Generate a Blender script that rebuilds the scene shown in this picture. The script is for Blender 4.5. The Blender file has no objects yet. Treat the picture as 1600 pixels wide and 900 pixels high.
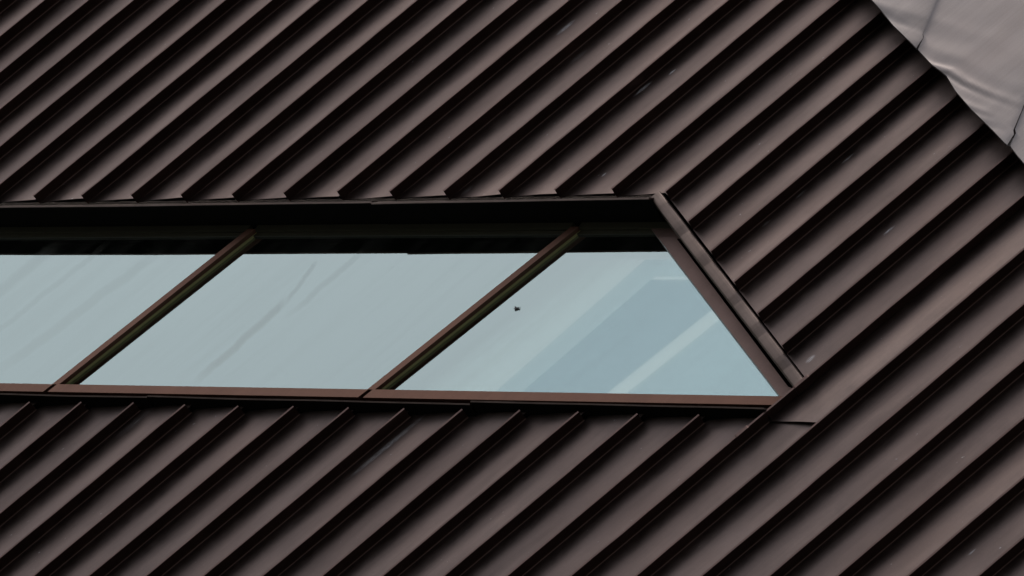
import bpy, math, random
from mathutils import Matrix, Vector, noise
random.seed(7)
scene = bpy.context.scene
C = scene.collection

# ------------------------------------------------------------------ camera
cam_data = bpy.data.cameras.new('camera')
cam = bpy.data.objects.new('camera', cam_data)
C.objects.link(cam)
R = Vector((0.88835905, 0.38296589, 0.25328902))
U = Vector((-0.00140395, -0.5493801, 0.83557138))
F = Vector((-0.45914728, 0.742643, 0.48750912))
M = Matrix((R, U, -F)).transposed().to_4x4()
M.translation = Vector((9.18294563, -14.85286008, -9.75018241))
cam.matrix_world = M
cam_data.sensor_width = 36.0
cam_data.lens = 126.08
cam_data.clip_start = 0.1
cam_data.clip_end = 5000
scene.camera = cam

# ------------------------------------------------------------------ world and sun
SUN_DIR = Vector((-0.38, -0.16, 0.91)).normalized()      # towards the sun: upper left, in front of the wall
SUN_EL = math.asin(SUN_DIR.z)
world = bpy.data.worlds.new('World')
scene.world = world
world.use_nodes = True
wn = world.node_tree
for n in list(wn.nodes):
    wn.nodes.remove(n)
wo = wn.nodes.new('ShaderNodeOutputWorld')
bg = wn.nodes.new('ShaderNodeBackground')
sky = wn.nodes.new('ShaderNodeTexSky')
sky.sky_type = 'NISHITA'
sky.sun_disc = False
sky.sun_elevation = SUN_EL
sky.sun_rotation = math.atan2(SUN_DIR.x, SUN_DIR.y)
sky.air_density = 1.0
sky.dust_density = 3.0
sky.ozone_density = 1.0
hsv = wn.nodes.new('ShaderNodeHueSaturation')
hsv.inputs['Saturation'].default_value = 0.48
wn.links.new(sky.outputs[0], hsv.inputs['Color'])
# overcast distribution: the zenith about three times as bright as the horizon
wtc = wn.nodes.new('ShaderNodeTexCoord')
wsep = wn.nodes.new('ShaderNodeSeparateXYZ')
wn.links.new(wtc.outputs['Generated'], wsep.inputs[0])
wmr = wn.nodes.new('ShaderNodeMapRange')
wmr.inputs['From Min'].default_value = 0.0; wmr.inputs['From Max'].default_value = 1.0
wmr.inputs['To Min'].default_value = 0.33; wmr.inputs['To Max'].default_value = 1.0
wn.links.new(wsep.outputs['Z'], wmr.inputs['Value'])
wsc = wn.nodes.new('ShaderNodeVectorMath'); wsc.operation = 'SCALE'
wn.links.new(hsv.outputs[0], wsc.inputs[0]); wn.links.new(wmr.outputs[0], wsc.inputs['Scale'])
wn.links.new(wsc.outputs[0], bg.inputs['Color'])
bg.inputs['Strength'].default_value = 0.15
wn.links.new(bg.outputs[0], wo.inputs['Surface'])

sun_data = bpy.data.lights.new('sun', 'SUN')
sun = bpy.data.objects.new('sun', sun_data)
C.objects.link(sun)
sun_data.energy = 0.7
sun_data.angle = math.radians(35)
sun_data.color = (1.0, 0.96, 0.9)
sun.rotation_euler = SUN_DIR.to_track_quat('Z', 'Y').to_euler()

scene.view_settings.view_transform = 'Standard'
scene.view_settings.look = 'None'
scene.view_settings.exposure = 1.1
scene.view_settings.gamma = 1.0
scene.view_settings.use_curve_mapping = False

# ------------------------------------------------------------------ facade geometry constants
PHI = math.radians(49.84227)
SP, CP = math.sin(PHI), math.cos(PHI)
Q0, PITCH = -4.638135, 0.2714347
FIN = 0.084
K0, K1 = -6, 38
CORNER_K = 24
QC = Q0 + CORNER_K * PITCH


def q_of(x, z): return x * SP - z * CP
def t_of(x, z): return x * CP + z * SP
def xz(q, t): return (q * SP + t * CP, -q * CP + t * SP)


# ------------------------------------------------------------------ materials
class NT:
    def __init__(self, name):
        self.m = bpy.data.materials.new(name)
        self.m.use_nodes = True
        self.t = self.m.node_tree
        for n in list(self.t.nodes):
            self.t.nodes.remove(n)
        self.out = self.t.nodes.new('ShaderNodeOutputMaterial')

    def n(self, kind, **kw):
        nd = self.t.nodes.new(kind)
        for k, v in kw.items():
            setattr(nd, k, v)
        return nd

    def l(self, a, b):
        self.t.links.new(a, b)

    def put(self, sock, v):
        if hasattr(v, 'links') or hasattr(v, 'is_linked'):
            self.l(v, sock)
        else:
            sock.default_value = v

    def math(self, op, a, b=None, c=None, clamp=False):
        nd = self.n('ShaderNodeMath', operation=op, use_clamp=clamp)
        self.put(nd.inputs[0], a)
        if b is not None: self.put(nd.inputs[1], b)
        if c is not None: self.put(nd.inputs[2], c)
        return nd.outputs[0]

    def mapr(self, v, a, b, c, d):
        nd = self.n('ShaderNodeMapRange')
        nd.inputs['From Min'].default_value = a; nd.inputs['From Max'].default_value = b
        nd.inputs['To Min'].default_value = c; nd.inputs['To Max'].default_value = d
        self.l(v, nd.inputs['Value'])
        return nd.outputs[0]

    def mix(self, f, a, b):
        nd = self.n('ShaderNodeMix', data_type='RGBA')
        self.put(nd.inputs[0], f)
        self.put(nd.inputs[6], a); self.put(nd.inputs[7], b)
        return nd.outputs[2]

    def dot(self, v, vec):
        nd = self.n('ShaderNodeVectorMath', operation='DOT_PRODUCT')
        self.l(v, nd.inputs[0]); nd.inputs[1].default_value = vec
        return nd.outputs['Value']

    def noise(self, vec, scale, detail=4, rough=0.55):
        nd = self.n('ShaderNodeTexNoise')
        nd.inputs['Scale'].default_value = scale
        nd.inputs['Detail'].default_value = detail
        nd.inputs['Roughness'].default_value = rough
        if vec is not None: self.l(vec, nd.inputs['Vector'])
        return nd.outputs['Fac']

    def seam_coords(self):
        tc = self.n('ShaderNodeTexCoord').outputs['Object']
        q = self.dot(tc, (SP, 0, -CP)); t = self.dot(tc, (CP, 0, SP))
        return tc, q, t

    def comb(self, x, y, z=0.0):
        nd = self.n('ShaderNodeCombineXYZ')
        self.put(nd.inputs[0], x); self.put(nd.inputs[1], y); self.put(nd.inputs[2], z)
        return nd.outputs[0]


# scuffs and run marks: (q, t, half width across, half length along, strength)
MARKS = [(-1.29, 1.283, .016, .075, .55), (-0.525, 1.329, .014, .075, .75), (-0.472, 1.516, .008, .03, .7), (0.854, 1.818, .007, .05, .5),
         (-1.044, 1.21, .02, .07, .16), (1.423, 1.677, .008, .045, .55), (0.318, -1.109, .020, .30, .42), (0.318, -1.03, .012, .12, .45),
         (-1.055, -2.112, .035, .14, .16), (-1.045, -2.09, .008, .04, .4), (-0.573, -2.306, .008, .03, .5), (1.839, 0.295, .007, .12, .3),
         (-0.202, 0.818, .008, .02, .7), (1.752, 0.881, .016, .035, .35), (3.332, 0.749, .006, .03, .4), (0.832, 1.499, .01, .04, .3),
         (0.832, 1.251, .009, .03, .25), (-0.788, 0.195, .02, .05, .2), (-2.217, 0.24, .006, .008, .6), (-1.89, 0.503, .006, .008, .6)]


def metal(name, base, rough=0.36, metallic=0.9, var=0.18, marks=False, bump=0.12, spec=0.5, tone=.06):
    nt = NT(name)
    tc, q, t = nt.seam_coords()
    along = nt.comb(nt.math('MULTIPLY', q, 6.0), nt.math('MULTIPLY', t, 0.9), 0.0)
    n1 = nt.noise(along, 1.6, 5)
    n2 = nt.noise(tc, 9.0, 6, 0.65)
    n3 = nt.noise(tc, 120.0, 3, 0.6)
    v = nt.math('ADD', nt.mapr(n1, .3, .7, -var, var), nt.mapr(n2, .3, .7, -var * .6, var * .6))
    v = nt.math('ADD', v, nt.mapr(n3, .3, .7, -.05, .05))
    oi = nt.n('ShaderNodeObjectInfo').outputs['Random']
    v = nt.math('ADD', v, nt.mapr(oi, 0, 1, -tone, tone))
    fine = nt.noise(nt.comb(nt.math('MULTIPLY', q, 75.0), nt.math('MULTIPLY', t, 1.6)), 1.0, 4, .6)
    v = nt.math('ADD', v, nt.mapr(fine, .3, .7, -.06, .06))
    v = nt.math('ADD', v, 1.0)
    col = nt.n('ShaderNodeVectorMath', operation='SCALE')
    col.inputs[0].default_value = base
    nt.l(v, col.inputs['Scale'])
    colour = col.outputs[0]
    # faint reddish / greenish oxide drift
    hue = nt.noise(tc, 1.3, 3)
    colour = nt.mix(nt.mapr(hue, .4, .65, 0, .22), colour, (base[0] * 1.04, base[1] * .90, base[2] * .84, 1))
    rg = nt.math('ADD', nt.mapr(n2, .3, .7, -.05, .06), rough)
    mt = metallic
    if marks:
        scr = nt.noise(nt.comb(nt.math('MULTIPLY', q, 260.0), nt.math('MULTIPLY', t, 26.0)), 1.0, 5, .7)
        total = None
        for (mq, mtt, a, b, s) in MARKS:
            dx = nt.math('DIVIDE', nt.math('SUBTRACT', q, mq), a)
            dy = nt.math('DIVIDE', nt.math('SUBTRACT', t, mtt), b)
            r2 = nt.math('MULTIPLY_ADD', dx, dx, nt.math('MULTIPLY', dy, dy))
            m = nt.math('MULTIPLY', nt.math('SUBTRACT', 1.0, r2, clamp=True), s)
            total = m if total is None else nt.math('MAXIMUM', total, m)
        mask = nt.math('MULTIPLY', total, nt.mapr(scr, .40, .64, .10, 1.6), clamp=True)
        # fine random specks of grit
        sp = nt.mapr(nt.noise(nt.comb(nt.math('MULTIPLY', q, 1.0), nt.math('MULTIPLY', t, .45)), 55.0, 2), .735, .78, 0, .35)
        mask = nt.math('MAXIMUM', mask, sp)
        colour = nt.mix(mask, colour, (.55, .53, .52, 1))
        mt = nt.math('MULTIPLY', nt.math('SUBTRACT', 1.0, mask, clamp=True), metallic)
    b = nt.n('ShaderNodeBsdfPrincipled')
    nt.l(colour, b.inputs['Base Color'])
    nt.put(b.inputs['Metallic'], mt)
    nt.l(rg, b.inputs['Roughness'])
    b.inputs['Specular IOR Level'].default_value = spec
    if bump:
        bn = nt.n('ShaderNodeBump')
        bn.inputs['Strength'].default_value = bump
        bn.inputs['Distance'].default_value = 0.01
        hh = nt.noise(along, 1.1, 1)
        nt.l(hh, bn.inputs['Height'])
        nt.l(bn.outputs[0], b.inputs['Normal'])
    nt.l(b.outputs[0], nt.out.inputs['Surface'])
    return nt.m


def plain(name, base, rough=.6, metallic=0.0, spec=.5):
    nt = NT(name)
    tc = nt.n('ShaderNodeTexCoord').outputs['Object']
    n2 = nt.noise(tc, 14.0, 5, .6)
    colour = nt.mix(n2, tuple(c * .8 for c in base) + (1,), tuple(c * 1.2 for c in base) + (1,))
    b = nt.n('ShaderNodeBsdfPrincipled')
    nt.l(colour, b.inputs['Base Color'])
    b.inputs['Roughness'].default_value = rough
    b.inputs['Metallic'].default_value = metallic
    b.inputs['Specular IOR Level'].default_value = spec
    nt.l(b.outputs[0], nt.out.inputs['Surface'])
    return nt.m


# runs of dirt on the panes: x0, z0, x1, z1, half width, strength
STREAKS = [(-1.435, .290, -1.570, -.028, .022, .18), (-1.55, .02, -1.98, -.56, .036, .24), (-1.15, .36, -1.52, -.10, .030, .13),
           (-2.55, .36, -3.45, -.56, .05, .10), (-3.30, .42, -3.95, -.30, .06, .11), (-2.10, .36, -2.80, -.42, .035, .07), (-2.95, .42, -3.75, -.50, .03, .09)]


def glass(name, refl, tint, dust):
    """coated glazing: mirror reflection over clear transmission, with a thin film of dust that ran down in streaks"""
    nt = NT(name)
    tc, q, t = nt.seam_coords()
    fr = nt.n('ShaderNodeFresnel')
    fr.inputs['IOR'].default_value = 1.5
    fac = nt.math('ADD', fr.outputs[0], refl, clamp=True)
    gl = nt.n('ShaderNodeBsdfGlossy')
    gl.inputs['Color'].default_value = tint
    gl.inputs['Roughness'].default_value = 0.011
    tr = nt.n('ShaderNodeBsdfTransparent')
    tr.inputs['Color'].default_value = (.86, .93, .9, 1)
    mx = nt.n('ShaderNodeMixShader')
    nt.l(fac, mx.inputs[0]); nt.l(tr.outputs[0], mx.inputs[1]); nt.l(gl.outputs[0], mx.inputs[2])
    last = mx.outputs[0]
    if dust:
        st = nt.noise(nt.comb(nt.math('MULTIPLY', q, 5.0), nt.math('MULTIPLY', t, .35)), 1.7, 5, .6)
        fine = nt.noise(tc, 60.0, 4, .7)
        m = nt.mapr(st, .45, .75, 0.0, .05)
        for (x0, z0, x1, z1, w0, st_) in STREAKS:
            L_ = math.hypot(x1 - x0, z1 - z0); ux, uz = (x1 - x0) / L_, (z1 - z0) / L_
            d = nt.math('SUBTRACT', nt.dot(tc, (-uz, 0, ux)), -uz * x0 + ux * z0)
            d = nt.math('ADD', d, nt.mapr(nt.noise(nt.comb(nt.dot(tc, (ux, 0, uz)), x0), 5.0, 3), .3, .7, -.012, .012))
            a_ = nt.math('DIVIDE', nt.math('SUBTRACT', nt.dot(tc, (ux, 0, uz)), ux * x0 + uz * z0), L_)
            side = nt.math('SUBTRACT', 1.0, nt.math('POWER', nt.math('ABSOLUTE', nt.math('DIVIDE', d, w0)), 2.5), clamp=True)
            ends = nt.math('MULTIPLY', nt.mapr(a_, -.05, .10, 0, 1), nt.mapr(a_, .75, 1.05, 1, 0))
            m = nt.math('MAXIMUM', m, nt.math('MULTIPLY', nt.math('MULTIPLY', side, ends), st_))
        grit = nt.math('MULTIPLY', nt.mapr(nt.noise(tc, 70.0, 2), .70, .76, 0, .22), nt.mapr(nt.noise(tc, 4.0, 2), .4, .65, 0, 1))
        m = nt.math('MAXIMUM', m, grit)
        df = nt.n('ShaderNodeBsdfDiffuse')
        df.inputs['Color'].default_value = (.33, .33, .28, 1)
        m2 = nt.n('ShaderNodeMixShader')
        nt.l(m, m2.inputs[0]); nt.l(last, m2.inputs[1]); nt.l(df.outputs[0], m2.inputs[2])
        last = m2.outputs[0]
    nt.l(last, nt.out.inputs['Surface'])
    return nt.m


M_PAN = metal('bronze_sheet', (.102, .076, .066), rough=.39, metallic=.96, marks=True, bump=.06)
M_FIN = metal('bronze_seam_shaded', (.090, .057, .048), rough=.33, metallic=.95, bump=.05)  # same bronze as the pans, darkened for the shade on seam sides
M_FLASH = metal('bronze_flashing', (.104, .078, .066), rough=.43, metallic=.93, bump=.06)
M_FRAME = metal('red_brown_anodised', (.118, .058, .038), rough=.45, metallic=.75, bump=.03, var=.08)
M_JAMB = metal('brown_anodised', (.135, .086, .070), rough=.42, metallic=.75, bump=.03, var=.08)
M_EAVE = metal('grey_pink_sheet', (.180, .157, .147), rough=.50, metallic=.9, bump=.05, var=.10)
M_GASKET = plain('olive_gasket', (.26, .25, .10), .5)
M_BAR = plain('dark_anodised', (.032, .031, .018), .4, 0.0, .35)
M_HEAD = plain('shade_black_soffit', (.006, .006, .005), .7, 0.0, .03)  # soffit and lip undersides: flashing bronze blackened to carry their shade in the colour
M_DARK = plain('dark_cavity', (.012, .011, .011), .8)
M_ASPHALT = plain('asphalt', (.05, .05, .05), .9)
M_GLASS = glass('coated_glass', .36, (.875, 1.0, .91, 1), True)


def tinted(name, col):
    nt = NT(name)
    tr = nt.n('ShaderNodeBsdfTransparent'); tr.inputs['Color'].default_value = col + (1,)
    gl = nt.n('ShaderNodeBsdfGlossy'); gl.inputs['Roughness'].default_value = .02
    mx = nt.n('ShaderNodeMixShader'); mx.inputs[0].default_value = .03
    nt.l(tr.outputs[0], mx.inputs[1]); nt.l(gl.outputs[0], mx.inputs[2]); nt.l(mx.outputs[0], nt.out.inputs['Surface'])
    return nt.m


M_TINT = [tinted('pale_blue_glass', (.93, .955, .97)), tinted('blue_glass', (.86, .893, .92)), tinted('light_blue_glass', (.90, .93, .95))]  # tints of the added screen, set to dim the mirrored sky
M_STEEL = metal('galvanised_steel', (.35, .36, .37), rough=.45)
M_GLASS_IN = glass('inner_glass', .30, (.88, 1.0, .92, 1), False)


# ------------------------------------------------------------------ mesh helpers
def obj(name, verts, faces, mat, parent=None, smooth=False):
    me = bpy.data.meshes.new(name)
    me.from_pydata([tuple(v) for v in verts], [], faces)
    me.validate()
    if smooth:
        me.polygons.foreach_set('use_smooth', [True] * len(me.polygons))
    me.materials.append(mat)
    o = bpy.data.objects.new(name, me)
    C.objects.link(o)
    if parent is not None:
        o.parent = parent
    return o


class MB:
    def __init__(self):
        self.v, self.f = [], []

    def add(self, vs, fs):
        b = len(self.v)
        self.v += [tuple(v) for v in vs]
        self.f += [tuple(i + b for i in f) for f in fs]

    def prism(self, poly, y0, y1):
        """polygon of (x, z) extruded from y0 (front) to y1 (back)"""
        n = len(poly)
        vs = [(x, y0, z) for x, z in poly] + [(x, y1, z) for x, z in poly]
        fs = [tuple(range(n)), tuple(range(2 * n - 1, n - 1, -1))]
        fs += [((i + 1) % n, i, n + i, n + (i + 1) % n) for i in range(n)]
        self.add(vs, fs)

    def sweep(self, rings, closed=True, caps=True):
        n = len(rings[0]); m = len(rings)
        vs = [p for r in rings for p in r]
        fs = []
        rng = range(n) if closed else range(n - 1)
        for i in range(m - 1):
            for j in rng:
                k = (j + 1) % n
                fs.append((i * n + j, i * n + k, (i + 1) * n + k, (i + 1) * n + j))
        if caps and closed:
            fs.append(tuple(range(n - 1, -1, -1)))
            fs.append(tuple((m - 1) * n + j for j in range(n)))
        self.add(vs, fs)

    def build(self, name, mat, parent=None, smooth=False):
        return obj(name, self.v, self.f, mat, parent, smooth)


def empty(name, loc=(0, 0, 0), parent=None):
    o = bpy.data.objects.new(name, None)
    C.objects.link(o)
    o.location = loc
    if parent: o.parent = parent
    return o


def nz(x, y=0.0, z=0.0):
    return noise.noise(Vector((x, y, z)))


# ------------------------------------------------------------------ ground
g = obj('ground', [(-1500, -1500, -11.4), (1500, -1500, -11.4), (1500, 1500, -11.4), (-1500, 1500, -11.4)], [(0, 1, 2, 3)], M_ASPHALT)
g['kind'] = 'structure'

# ------------------------------------------------------------------ the building
building = empty('metal_clad_building', (0, 0, -11.4))
building['label'] = 'dark bronze metal building with diagonal standing seams and a slanted strip window'
building['category'] = 'building'


def part(mb, name, mat, smooth=False, parent=None):
    o = mb.build(name, mat, None, smooth)
    p = parent or building
    o.parent = p
    o.matrix_parent_inverse = Matrix.Translation((0, 0, 11.4)) if p is building else Matrix.Identity(4)
    return o


# the dark core behind the cladding: front wall with the window opening left clear
core = MB()
core.prism([(-8, -11.4), (7, -11.4), (7, -.831), (-8, -.831)], .06, .40)
core.prism([(-8, .62), (7, .62), (7, 5), (-8, 5)], .06, .40)
core.prism([(2.3, -.83), (7, -.83), (7, .619), (2.3, .619)], .06, .40)
core.prism([(-8, -.83), (-7.4, -.83), (-7.4, .619), (-8, .619)], .06, .40)
core.prism([(-8, -11.4), (7, -11.4), (7, 5), (-8, 5)], 5.0, 5.3)
core.prism([(-8, -1.2), (7, -1.2), (7, -1.0), (-8, -1.0)], .405, 4.995)
core.prism([(-8, 1.0), (7, 1.0), (7, 1.2), (-8, 1.2)], .405, 4.995)
core.prism([(-8.2, -11.4), (-8.005, -11.4), (-8.005, 5), (-8.2, 5)], .06, 5.3)
core.prism([(7.005, -11.4), (7.2, -11.4), (7.2, 5), (7.005, 5)], .06, 5.3)
core.prism([(-8.2, 5.003), (7.2, 5.003), (7.2, 5.2), (-8.2, 5.2)], .06, 5.3)
part(core, 'inner_wall', M_DARK)

# edges of the cladding around the window
ZH, ZS = .612, -.800           # head and sill cuts of the pans
JA = Vector((.800, .612)); JB = Vector((2.005, -.680))   # right edge, pans start to the right of it
jd = (JB - JA).normalized()
jn = Vector((-jd.y, jd.x))     # points up and right
jc = jn.dot(JA)
# eave edge at the upper right, in (x, z)
EA = Vector((1.90, 1.72)); EB = Vector((2.98, .60))
ed = (EB - EA).normalized(); en = Vector((-ed.y, ed.x)); ec = en.dot(EA)


def t_head(q): return (ZH + q * CP) / SP
def t_sill(q): return (ZS + q * CP) / SP
def t_line(q, n, c):
    # n . (q*SP + t*CP, -q*CP + t*SP) = c
    return (c - n.x * q * SP + n.y * q * CP) / (n.x * CP + n.y * SP)
def t_exit(q): return min(t_head(q), t_line(q, jn, jc))
def t_bottom(q): return max((-3.6 + q * CP) / SP, (-7.0 - q * SP) / CP)
def t_top(q): return min((3.6 + q * CP) / SP, (6.0 - q * SP) / CP, t_line(q, en, ec) + .45)


QCOR = q_of(JA.x, JA.y)


def pan(k, lo, hi, name='cladding_panel', y_off=0.0, tip=0.0, ragged=0.0):
    qa, qb = Q0 + k * PITCH + .004, Q0 + (k + 1) * PITCH - .004
    qs = [qa + (qb - qa) * s for s in (0, .03, .1, .2, .32, .44, .56, .68, .8, .9, .97, 1)]
    if qa + .002 < QCOR < qb - .002: qs = sorted(qs + [QCOR])
    seed = random.uniform(0, 100)
    tilt = random.uniform(.026, .042)
    nrow = max(2, int((hi(.5 * (qa + qb)) - lo(.5 * (qa + qb))) / .11))
    verts, faces = [], []
    for i in range(nrow + 1):
        f = i / nrow
        for q in qs:
            w = (q - qa) / (qb - qa)
            a = lo(q) + ragged * math.sin(w * math.pi) * .9
            t = a + (hi(q) - a) * f
            x, z = xz(q, t)
            edge = min(1, 4 * w * (1 - w) * 1.6)
            y = -(.0038 + .002 * nz(seed, t * .8)) * 4 * w * (1 - w) - tilt * w + y_off
            y += edge * (.0032 * nz(q * 7, t * 2.2, seed) + .0012 * nz(q * 18, t * 7, seed))
            y += tip * max(0, 1 - f * nrow / 1.5)
            verts.append((x, y, z))
    n = len(qs)
    for i in range(nrow):
        for j in range(n - 1):
            faces.append((i * n + j, i * n + j + 1, (i + 1) * n + j + 1, (i + 1) * n + j))
    # folded-back lower edge
    b = len(verts)
    for j in range(n):
        verts.append(verts[j])
    for j in range(n):
        x, y, z = verts[j]
        verts.append((x, y + .010, z + .002))
    for j in range(n - 1):
        faces.append((b + j + 1, b + j, b + n + j, b + n + j + 1))
    mb = MB(); mb.add(verts, faces)
    return part(mb, name, M_PAN, True)


def fin(k, t0, t1, wob=1.0):
    """double folded standing seam: web, thicker folded crest, small fillet at the foot"""
    qk = Q0 + k * PITCH
    seed = random.uniform(0, 100)
    n = max(3, int((t1 - t0) / .09))
    rings = []
    for i in range(n + 1):
        t = t0 + (t1 - t0) * i / n
        d = .0035 * nz(seed, t * 1.3) + .0016 * nz(seed, t * 5.0)
        h = FIN + .0018 * nz(seed + 9, t * 1.7) + .001 * nz(seed, t * 7)
        prof = [(-.0045, .002), (-.0030, -.010), (-.0030, -h), (.0075, -h), (.0080, -h + .020), (.0035, -h + .022), (.0035, -.012), (.0050, -.005), (.0090, -.0010), (.0090, .003)]
        ring = []
        for pq, py in prof:
            s = min(1, -py / FIN) if py < 0 else 0
            x, z = xz(qk + pq + d * s * wob, t)
            ring.append((x, py, z))
        rings.append(ring)
    mb = MB(); mb.sweep(rings)
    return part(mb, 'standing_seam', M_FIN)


# lap joint in the strip right below the window corner
LA = Vector((1.738, -.840)); LB = Vector((2.007, -.861))
ld = (LB - LA).normalized(); ln = Vector((-ld.y, ld.x)); lc = ln.dot(LA)
def t_lap(q): return t_line(q, ln, lc)

for k in range(K0, K1):
    qm = Q0 + (k + .5) * PITCH
    if t_top(qm) - t_bottom(qm) < .2: continue
    if k < CORNER_K:
        if t_top(qm) - t_exit(qm) > .15:
            pan(k, t_exit, t_top, ragged=random.uniform(-.012, .004) if qm < QCOR else 0, tip=-.006 if qm < QCOR else 0)
        if t_sill(qm) - t_bottom(qm) > .15:
            pan(k, t_bottom, t_sill)
    elif k == CORNER_K:
        pan(k, t_bottom, lambda q: t_lap(q) + .06)
        pan(k, t_lap, t_top, y_off=-.013)
    else:
        pan(k, t_bottom, t_top)

for k in range(K0, K1 + 1):
    qk = Q0 + k * PITCH
    if t_top(qk) - t_bottom(qk) < .2: continue
    top = t_top(qk) - .40
    if k < CORNER_K:
        lo = t_exit(qk) + (random.uniform(-.006, .006) if qk < QCOR + .05 else .0)
        if top - lo > .1: fin(k, lo, top)
        hi = (-.846 + random.uniform(-.006, .006) + qk * CP) / SP
        if hi - t_bottom(qk) > .1: fin(k, t_bottom(qk), hi)
    else:
        fin(k, t_bottom(qk), top, wob=1.6 if k == CORNER_K else 1.0)

# folded patches where the long seam passes the window corner
for (t0, t1, dh) in ((.30, .385, .004), (.70, .80, .004)):
    rings = []
    for t in (t0, t0 + .006, t1 - .006, t1):
        e = dh if t in (t0 + .006, t1 - .006) else dh * .4
        rings.append([(*[xz(QC + a, t)[0]], y, xz(QC + a, t)[1]) for a, y in ((-.007, -.02), (-.007, -FIN - e), (.0115, -FIN - e), (.0115, -.02))])
    mb = MB(); mb.sweep(rings)
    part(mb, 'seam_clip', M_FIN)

# head flashing: sheets sloping out from under the pans to a drip lip, soffit running back to the glazing
GY = .165                                   # glass plane
HC = Vector((.742, .530))                   # upper right corner of the lip
HLY = -.095
hx = [-7.0, -4.9, -2.757, -1.018, HC.x]
for i in range(4):
    a, b = hx[i], hx[i + 1]
    za, zb = .521 + (.004 if i % 2 else -.002), .522 + (-.004 if i % 2 else .003)
    if i == 3: za, zb = .516, HC.y
    n = 12
    r, r2 = [], []
    for j in range(n + 1):
        x = a + (b - a) * j / n
        z = za + (zb - za) * j / n + .0022 * nz(x * 2.1, i)
        r.append([(x, .030, .640), (x, .006, .604), (x, HLY, z + .010), (x, HLY - .003, z + .008), (x, HLY - .001, z - .003), (x, HLY + .012, z + .0015), (x, HLY + .02, z + .012), (x, .016, .600)])
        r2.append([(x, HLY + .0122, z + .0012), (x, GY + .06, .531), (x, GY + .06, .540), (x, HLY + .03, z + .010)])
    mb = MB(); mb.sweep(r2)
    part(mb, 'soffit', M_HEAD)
    mb = MB(); mb.sweep(r)
    part(mb, 'head_flashing', M_FLASH)

# jamb flashing: rounded cover strip in short lengths along the slanted right edge
fl0, fl1 = Vector((.715, .574)), Vector((1.872, -.652))
fd = (fl1 - fl0); flen = fd.length; fd.normalize(); fnn = Vector((-fd.y, fd.x))
brk = [0.0, .32, .58, .94, 1.22, 1.50, 1.76]
fw = .072
for i in range(len(brk) - 1):
    a, b = brk[i], brk[i + 1]
    rings = []
    n = 6
    for j in range(n + 1):
        s = a + (b - a) * j / n - (0.012 if j == 0 and i else 0)
        lift = (.007 if j == 0 and i else 0.0) + .004 * nz(s * 4, i) - (.003 if j == n else 0)
        wv = .006 * nz(s * 3.0 + 5)
        base = fl0 + fd * s
        ring = []
        # left leg going back into the reveal, rounded front, right edge turned under
        prof = [(.004, .10), (-.002 + wv, -.005), (wv, -.034), (.003 + wv, -.0385), (.008 + wv, -.040), (.022, -.0415), (.044, -.0425), (.058, -.0415), (.064, -.039), (.069, -.032), (fw, -.014), (fw + .002, .004),
                (fw - .004, .006), (.062, -.028), (.038, -.036), (.014, -.034), (.005 + wv, -.030), (.008, .10)]
        for u_, y in prof:
            p = base + fnn * u_
            yy = y - lift if y < .05 else y
            # trim against the long corner seam
            qq = q_of(p.x, p.y)
            if qq > QC - .008:
                tt = t_of(p.x, p.y)
                px, pz = xz(QC - .008, tt)
                p = Vector((px, pz))
            ring.append((p.x, yy, p.y))
        rings.append(ring)
    mb = MB(); mb.sweep(rings)
    part(mb, 'jamb_flashing', M_FLASH, False)

# sill flashing: sheets sloping out from under the rails to a crooked drip lip
sx = [-7.0, -4.6, -2.069, .02, 1.9]
for i in range(4):
    a, b = sx[i], sx[i + 1]
    n = 14
    rings, under = [], []
    for j in range(n + 1):
        x = a + (b - a) * j / n
        f = j / n
        z = -.808 - .012 * f + (.006 if i in (1, 3) else 0) + .004 * nz(x * 1.7, i * 3)
        xb, xc, xf = x, x, x
        if i == 3:
            lim = lambda zz: (QC - .008 + zz * CP) / SP
            xb, xc, xf = min(x, lim(-.672)), min(x, lim(-.80)), min(x, lim(z))
        rings.append([(xb, GY + .02, -.672), (xf, -.100, z + .002), (xf, -.104, z), (xf, -.101, z - .008), (xf, -.090, z - .006), (xb, GY + .02, -.680)])
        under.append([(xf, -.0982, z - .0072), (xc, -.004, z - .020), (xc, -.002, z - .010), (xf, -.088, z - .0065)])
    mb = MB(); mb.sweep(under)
    part(mb, 'drip_soffit', M_HEAD)  # underside of the lip, its shade painted in as black
    mb = MB(); mb.sweep(rings)
    part(mb, 'sill_flashing', M_FLASH)

# ------------------------------------------------------------------ the strip window: one window per bay
SL = .982 / 1.102                         # slant of the mullions, dx per dz
ZR = -.611                                # top of the sill rails
MX = [-5.060, -2.927, -.792]              # x of each mullion at the height ZR
FY = .112                                 # front of mullions and rails
HZ = .463                                 # underside of the head bar
def mx(i, z): return MX[i] + (z - ZR) * SL
JL = (Vector((.843, .312)), Vector((1.715, -.601)))   # left and right edge of the jamb bar, in the plane FY
JR = (Vector((.857, .411)), Vector((1.759, -.553)))
def on(l, z):
    a, b = l
    return a.x + (b.x - a.x) * (z - a.y) / (b.y - a.y)

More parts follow.
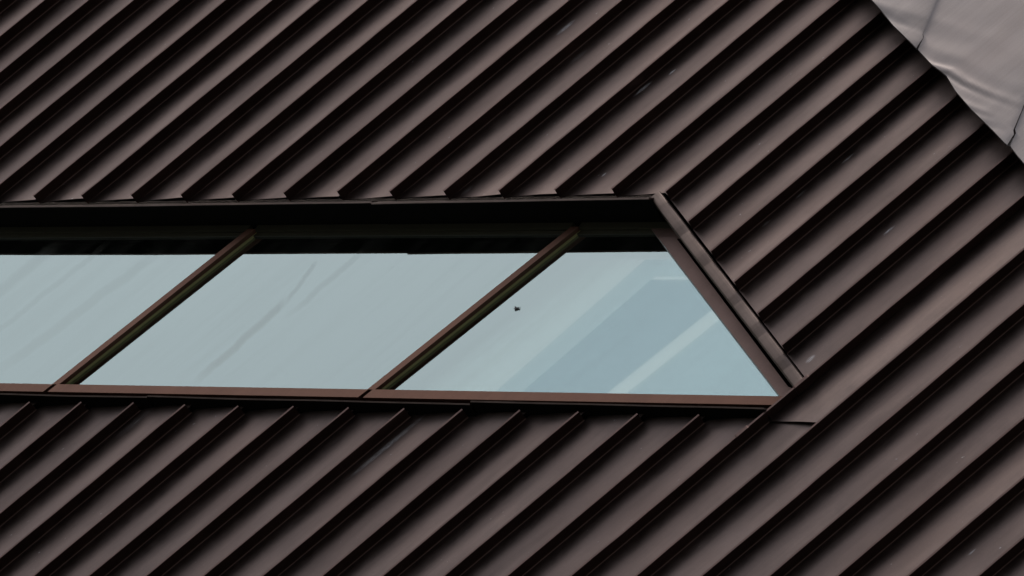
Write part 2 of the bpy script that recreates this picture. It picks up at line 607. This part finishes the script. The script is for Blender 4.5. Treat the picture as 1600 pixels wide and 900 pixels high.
for i in range(3):
    w = empty('window', (0, 0, 0))
    w.parent = building
    w.matrix_parent_inverse = Matrix.Translation((0, 0, 11.4))
    zb, zt = ZR - .035, HZ + .05
    if i < 2:
        poly = [(mx(i, zb), zb), (mx(i + 1, zb) + .02, zb), (mx(i + 1, zt) + .02, zt), (mx(i, zt), zt)]
        right_top, right_bot = mx(i + 1, HZ), mx(i + 1, ZR)
    else:
        poly = [(mx(i, zb), zb), (on(JL, zb) + .09, zb), (on(JL, zt) + .09, zt), (mx(i, zt), zt)]
    w['label'] = ['strip window bay mostly beyond the left end of the ribbon', 'middle parallelogram bay of the strip window',
                  'right bay of the strip window with a slanted end'][i]
    for (y0, nm, mt) in ((GY, 'pane', M_GLASS), (GY + .036, 'inner_pane', M_GLASS_IN)):
        # one sheet each: the coating reflects, the thickness sits behind the frame
        o = obj(nm, [(x, y0, z) for x, z in poly], [tuple(range(len(poly)))], mt, w)
    # head bar with a step
    mb = MB()
    xl, xr = mx(i, HZ) + .05, (mx(i + 1, HZ) if i < 2 else on(JL, HZ) + .10)
    mb.prism([(xl, HZ), (xr, HZ), (xr + .02, .530), (xl + .02, .530)], GY - .016, GY - .002)
    mb.prism([(xl, HZ + .022), (xr, HZ + .022), (xr + .02, .5295), (xl + .02, .5295)], GY - .034, GY - .0165)
    mb.build('head_bar', M_BAR, w)
    # mullion at the left end of the bay: cap, dark body, olive gasket against the glass
    z0, z1 = ZR + .002, .488
    wd = .050
    def slant(x0, x1, za, zb_): return [(mx(i, za) + x0, za), (mx(i, za) + x1, za), (mx(i, zb_) + x1, zb_), (mx(i, zb_) + x0, zb_)]
    mb = MB(); mb.prism(slant(0, wd, z0, z1), FY, FY + .012)
    mb.prism(slant(.004, wd - .004, z0, z1), FY + .0122, GY - .019)
    mu = mb.build('mullion', M_FRAME, w)
    mb = MB(); mb.prism(slant(.002, wd - .001, z0, z1), GY - .0188, GY - .0005)
    mb.build('gasket', M_GASKET, w)
    # sill rail, overlapping the next bay with a slanted notch
    zr0, zr1 = ZR - .053, ZR
    xa = mx(i, zr1) + .040
    def rx(x, z): return x + (z - zr1) * SL
    if i < 2:
        xe = mx(i + 1, zr1) + .012
        pl = [(rx(xa, zr0), zr0), (rx(xe, zr0) - .004, zr0), (xe, zr1), (xa, zr1)]
    else:
        lim = lambda zz: (QC - .010 + zz * CP) / SP
        pl = [(rx(xa, zr0), zr0 - .002), (lim(zr0), zr0 - .002), (lim(zr1), zr1 - .001), (xa, zr1)]
    mb = MB(); mb.prism(pl, FY - .004, GY - .003)
    mb.build('sill_rail', M_FRAME, w)
    if i == 2:
        zt_ = .413
        lim = lambda zz: (QC - .010 + zz * CP) / SP
        pl = [(on(JL, zt_), zt_), (on(JL, ZR + .001), ZR + .001), (lim(ZR + .001), ZR + .001), (min(on(JR, -.55), lim(-.55)), -.55), (on(JR, zt_), zt_ - .001)]
        mb = MB(); mb.prism(pl, FY, GY - .002)
        mb.build('jamb_bar', M_JAMB, w)
        mb = MB(); mb.prism([(on(JL, .528), .528), (on(JL, zt_ + .002) + .0, zt_ + .002), (on(JR, zt_ + .002) + .04, zt_ + .002), (on(JR, .528) + .04, .528)], FY + .02, GY - .002)
        mb.build('corner_plate', M_JAMB, w)

# ------------------------------------------------------------------ eave of paler crumpled sheet metal, upper right
eave = empty('sheet_metal_eave', (2.4, -.25, 1.2))
eave['label'] = 'pale grey-pink crumpled sheet metal eave overhanging the dark seams at the top right corner'
eave['category'] = 'eave'
edge_pts = [(.60, 3.02), (1.20, 2.41), (1.60, 2.00), (1.848, 1.743), (1.916, 1.674), (2.016, 1.56), (2.132, 1.45), (2.183, 1.401), (2.301, 1.28), (2.392, 1.213), (2.469, 1.104),
            (2.58, .983), (2.73, .841), (2.81, .76), (2.842, .735), (2.946, .622), (3.2, .36), (3.6, -.05), (4.2, -.66)]
arc = [q_of(x, z) for x, z in edge_pts]     # coordinate across the seams


def edge_t(q):
    for a, b, p0, p1 in zip(arc[:-1], arc[1:], edge_pts[:-1], edge_pts[1:]):
        if a <= q <= b:
            f = (q - a) / (b - a)
            return t_of(p0[0] + (p1[0] - p0[0]) * f, p0[1] + (p1[1] - p0[1]) * f)
    return t_of(*edge_pts[-1])


EY = -.25
def eave_y(q, s):
    """height of the crumpled sheet, s = distance in from the edge"""
    e = math.exp(-s / .09)
    y = EY + .0025 * e * nz(q * 5.0, s * 3, 3) + .002 * nz(q * 2.2 - s * 3, s * 2.0, 8) + .0006 * nz(q * 9 - s * 9, s * 8, 2)
    # long creases running off the edge
    for (qc, sl, amp, wd, ln_) in ((.93, 2.9, .011, .045, .16), (.99, 2.6, .006, .03, .2), (.36, 2.4, .012, .05, .09), (.30, 2.2, .008, .04, .13), (1.30, 2.4, .007, .05, .06), (1.42, 2.0, .006, .04, .05), (.66, 2.8, .004, .09, .3), (.2, 2.6, .005, .1, .3)):
        d = (q - qc) - sl * s
        y -= amp * .4 * math.exp(-(d / wd) ** 2) * math.exp(-(s / ln_) ** 2)
        y += amp * .2 * math.exp(-((d - wd * 2.2) / wd) ** 2) * math.exp(-(s / ln_) ** 2)
    return y


# seams between the sheets: q as a function of s
qs1, qs2 = q_of(2.183, 1.401), q_of(2.838, .752)
def seam_q(n, s):
    base = (-3.2, qs1, qs2, 3.8)[n]
    if n in (0, 3): return base
    return base - (.64 * s if s > .08 else .40 * s) + .004 * math.sin(s * 9)
EL = 1.6
NS = 64
for n in range(3):
    mb = MB()
    nq = (70, 80, 40)[n]
    verts, faces = [], []
    for i in range(NS + 1):
        s = EL * (i / NS) ** 1.7
        qa, qb = seam_q(n, s), seam_q(n + 1, s)
        ga = .004 + .016 * math.exp(-s / .05) if n else 0
        for j in range(nq + 1):
            f = j / nq
            if n == 0: f = 1 - (1 - f) ** 2.2
            if n == 2: f = f ** 1.8
            q = qa + ga + (qb - .004 - qa - ga) * f
            lapl = math.exp(-((q - qa) / .02)) * .010 if n else 0      # raised lapped edge
            dip = (math.exp(-((qb - q) / .03)) * -.006) if n < 2 else 0
            rag = .012 * math.exp(-abs(qb - q) / .05) if n == 0 else 0
            x, z = xz(q, edge_t(min(max(q, arc[0]), arc[-1])) + s + (0.010 * math.exp(-(q - qa) / .04) if n == 2 else 0))
            verts.append((x, eave_y(q, s) - lapl - dip, z))
    w_ = nq + 1
    for i in range(NS):
        for j in range(nq):
            faces.append((i * w_ + j, i * w_ + j + 1, (i + 1) * w_ + j + 1, (i + 1) * w_ + j))
    # hem turned under along the edge, then back skirt
    b = len(verts)
    verts += verts[:w_]
    for dy, ds in ((.010, -.004), (.020, .006), (.020, .05), (.235, .055)):
        for j in range(w_):
            x, y, z = verts[j]
            verts.append((x + ds * CP, y + dy, z + ds * SP))
    prev = b
    for r in range(4):
        cur = b + (r + 1) * w_
        for j in range(nq):
            faces.append((prev + j + 1, prev + j, cur + j, cur + j + 1))
        prev = cur
    mb.add(verts, faces)
    o = mb.build('roofing_sheet', M_EAVE, None, True)
    o.parent = eave
    o.matrix_parent_inverse = Matrix.Translation((-2.4, .25, -1.2))

# ------------------------------------------------------------------ insect on the right pane
bug = empty('insect', (-.029, .164, -.033))
bug['label'] = 'tiny dark winged insect resting on the right bay of the strip window'
bug['category'] = 'insect'
bug.scale = (.9, .9, .9)
M_BUG = plain('insect_body', (.02, .015, .012), .5)


def ellipsoid(mb, c, r, seg=8, rin=6):
    vs, fs = [], []
    for i in range(rin + 1):
        th = math.pi * i / rin
        for j in range(seg):
            ph = 2 * math.pi * j / seg
            vs.append((c[0] + r[0] * math.cos(th), c[1] + r[1] * math.sin(th) * math.cos(ph), c[2] + r[2] * math.sin(th) * math.sin(ph)))
    for i in range(rin):
        for j in range(seg):
            k = (j + 1) % seg
            fs.append((i * seg + j, i * seg + k, (i + 1) * seg + k, (i + 1) * seg + j))
    mb.add(vs, fs)


mb = MB(); ellipsoid(mb, (-.008, -.006, -.002), (.012, .004, .0045)); ellipsoid(mb, (.006, -.007, .002), (.007, .005, .005)); ellipsoid(mb, (.015, -.006, .004), (.004, .004, .004))
mb.build('body', M_BUG, bug, True)
for s in (-1, 1):
    mb = MB()
    mb.add([(.006, -.011, .002), (-.012, -.010, .002 + s * .012), (-.020, -.009, .0 + s * .007), (-.010, -.010, .001)], [(0, 1, 2, 3)])
    mb.build('wing', M_BUG, bug)
    for j, dx in enumerate((-.004, .004, .010)):
        mb = MB()
        a = Vector((dx, -.005, .002)); b_ = Vector((dx + (j - 1) * .005, -.009, .002 + s * .008)); c_ = Vector((dx + (j - 1) * .008, -.0005, .002 + s * .014))
        for p, q_ in ((a, b_), (b_, c_)):
            o_ = Vector((.0009, 0, 0)); o2 = Vector((0, .0009, .0004))
            mb.sweep([[p + o_, p + o2, p - o_, p - o2], [q_ + o_, q_ + o2, q_ - o_, q_ - o2]])
        mb.build('leg', M_BUG, bug)

# ------------------------------------------------------------------ added unseen glass panels, shaped to give the right bay its mirrored bands
screen = empty('added_band_screen', (-12.5, -23.8, -11.4))
screen['label'] = 'added unseen tinted panels shaped to mirror as slanting bands in the right window bay'
screen['category'] = 'added reflection screen'
for i, pl in enumerate(([(-12.888, 16.331), (-9.5, 16.331), (-9.5, 16.043), (-12.66, 16.043), (-15.09, 13.0), (-15.51, 13.0)],
                        [(-12.70, 15.985), (-11.175, 15.985), (-13.86, 13.0), (-15.088, 13.0)],
                        [(-10.89, 15.945), (-9.5, 15.945), (-9.5, 13.0), (-13.55, 13.0)])):
    mb = MB(); mb.prism([(x + 12.5, z + 11.4) for x, z in pl], -.006, .006)
    mb.build('tint_panel', M_TINT[i], screen)
for x in (-15.3, -9.6):
    mb = MB(); mb.prism([(x + 12.5 - .06, 0), (x + 12.5 + .06, 0), (x + 12.5 + .06, 24.4), (x + 12.5 - .06, 24.4)], -.06 - .08, .06 - .08)
    mb.build('post', M_STEEL, screen)
mb = MB(); mb.prism([(-3.1, 24.2), (3.1, 24.2), (3.1, 24.4), (-3.1, 24.4)], -.019, .06)
mb.build('bottom_rail', M_STEEL, screen)
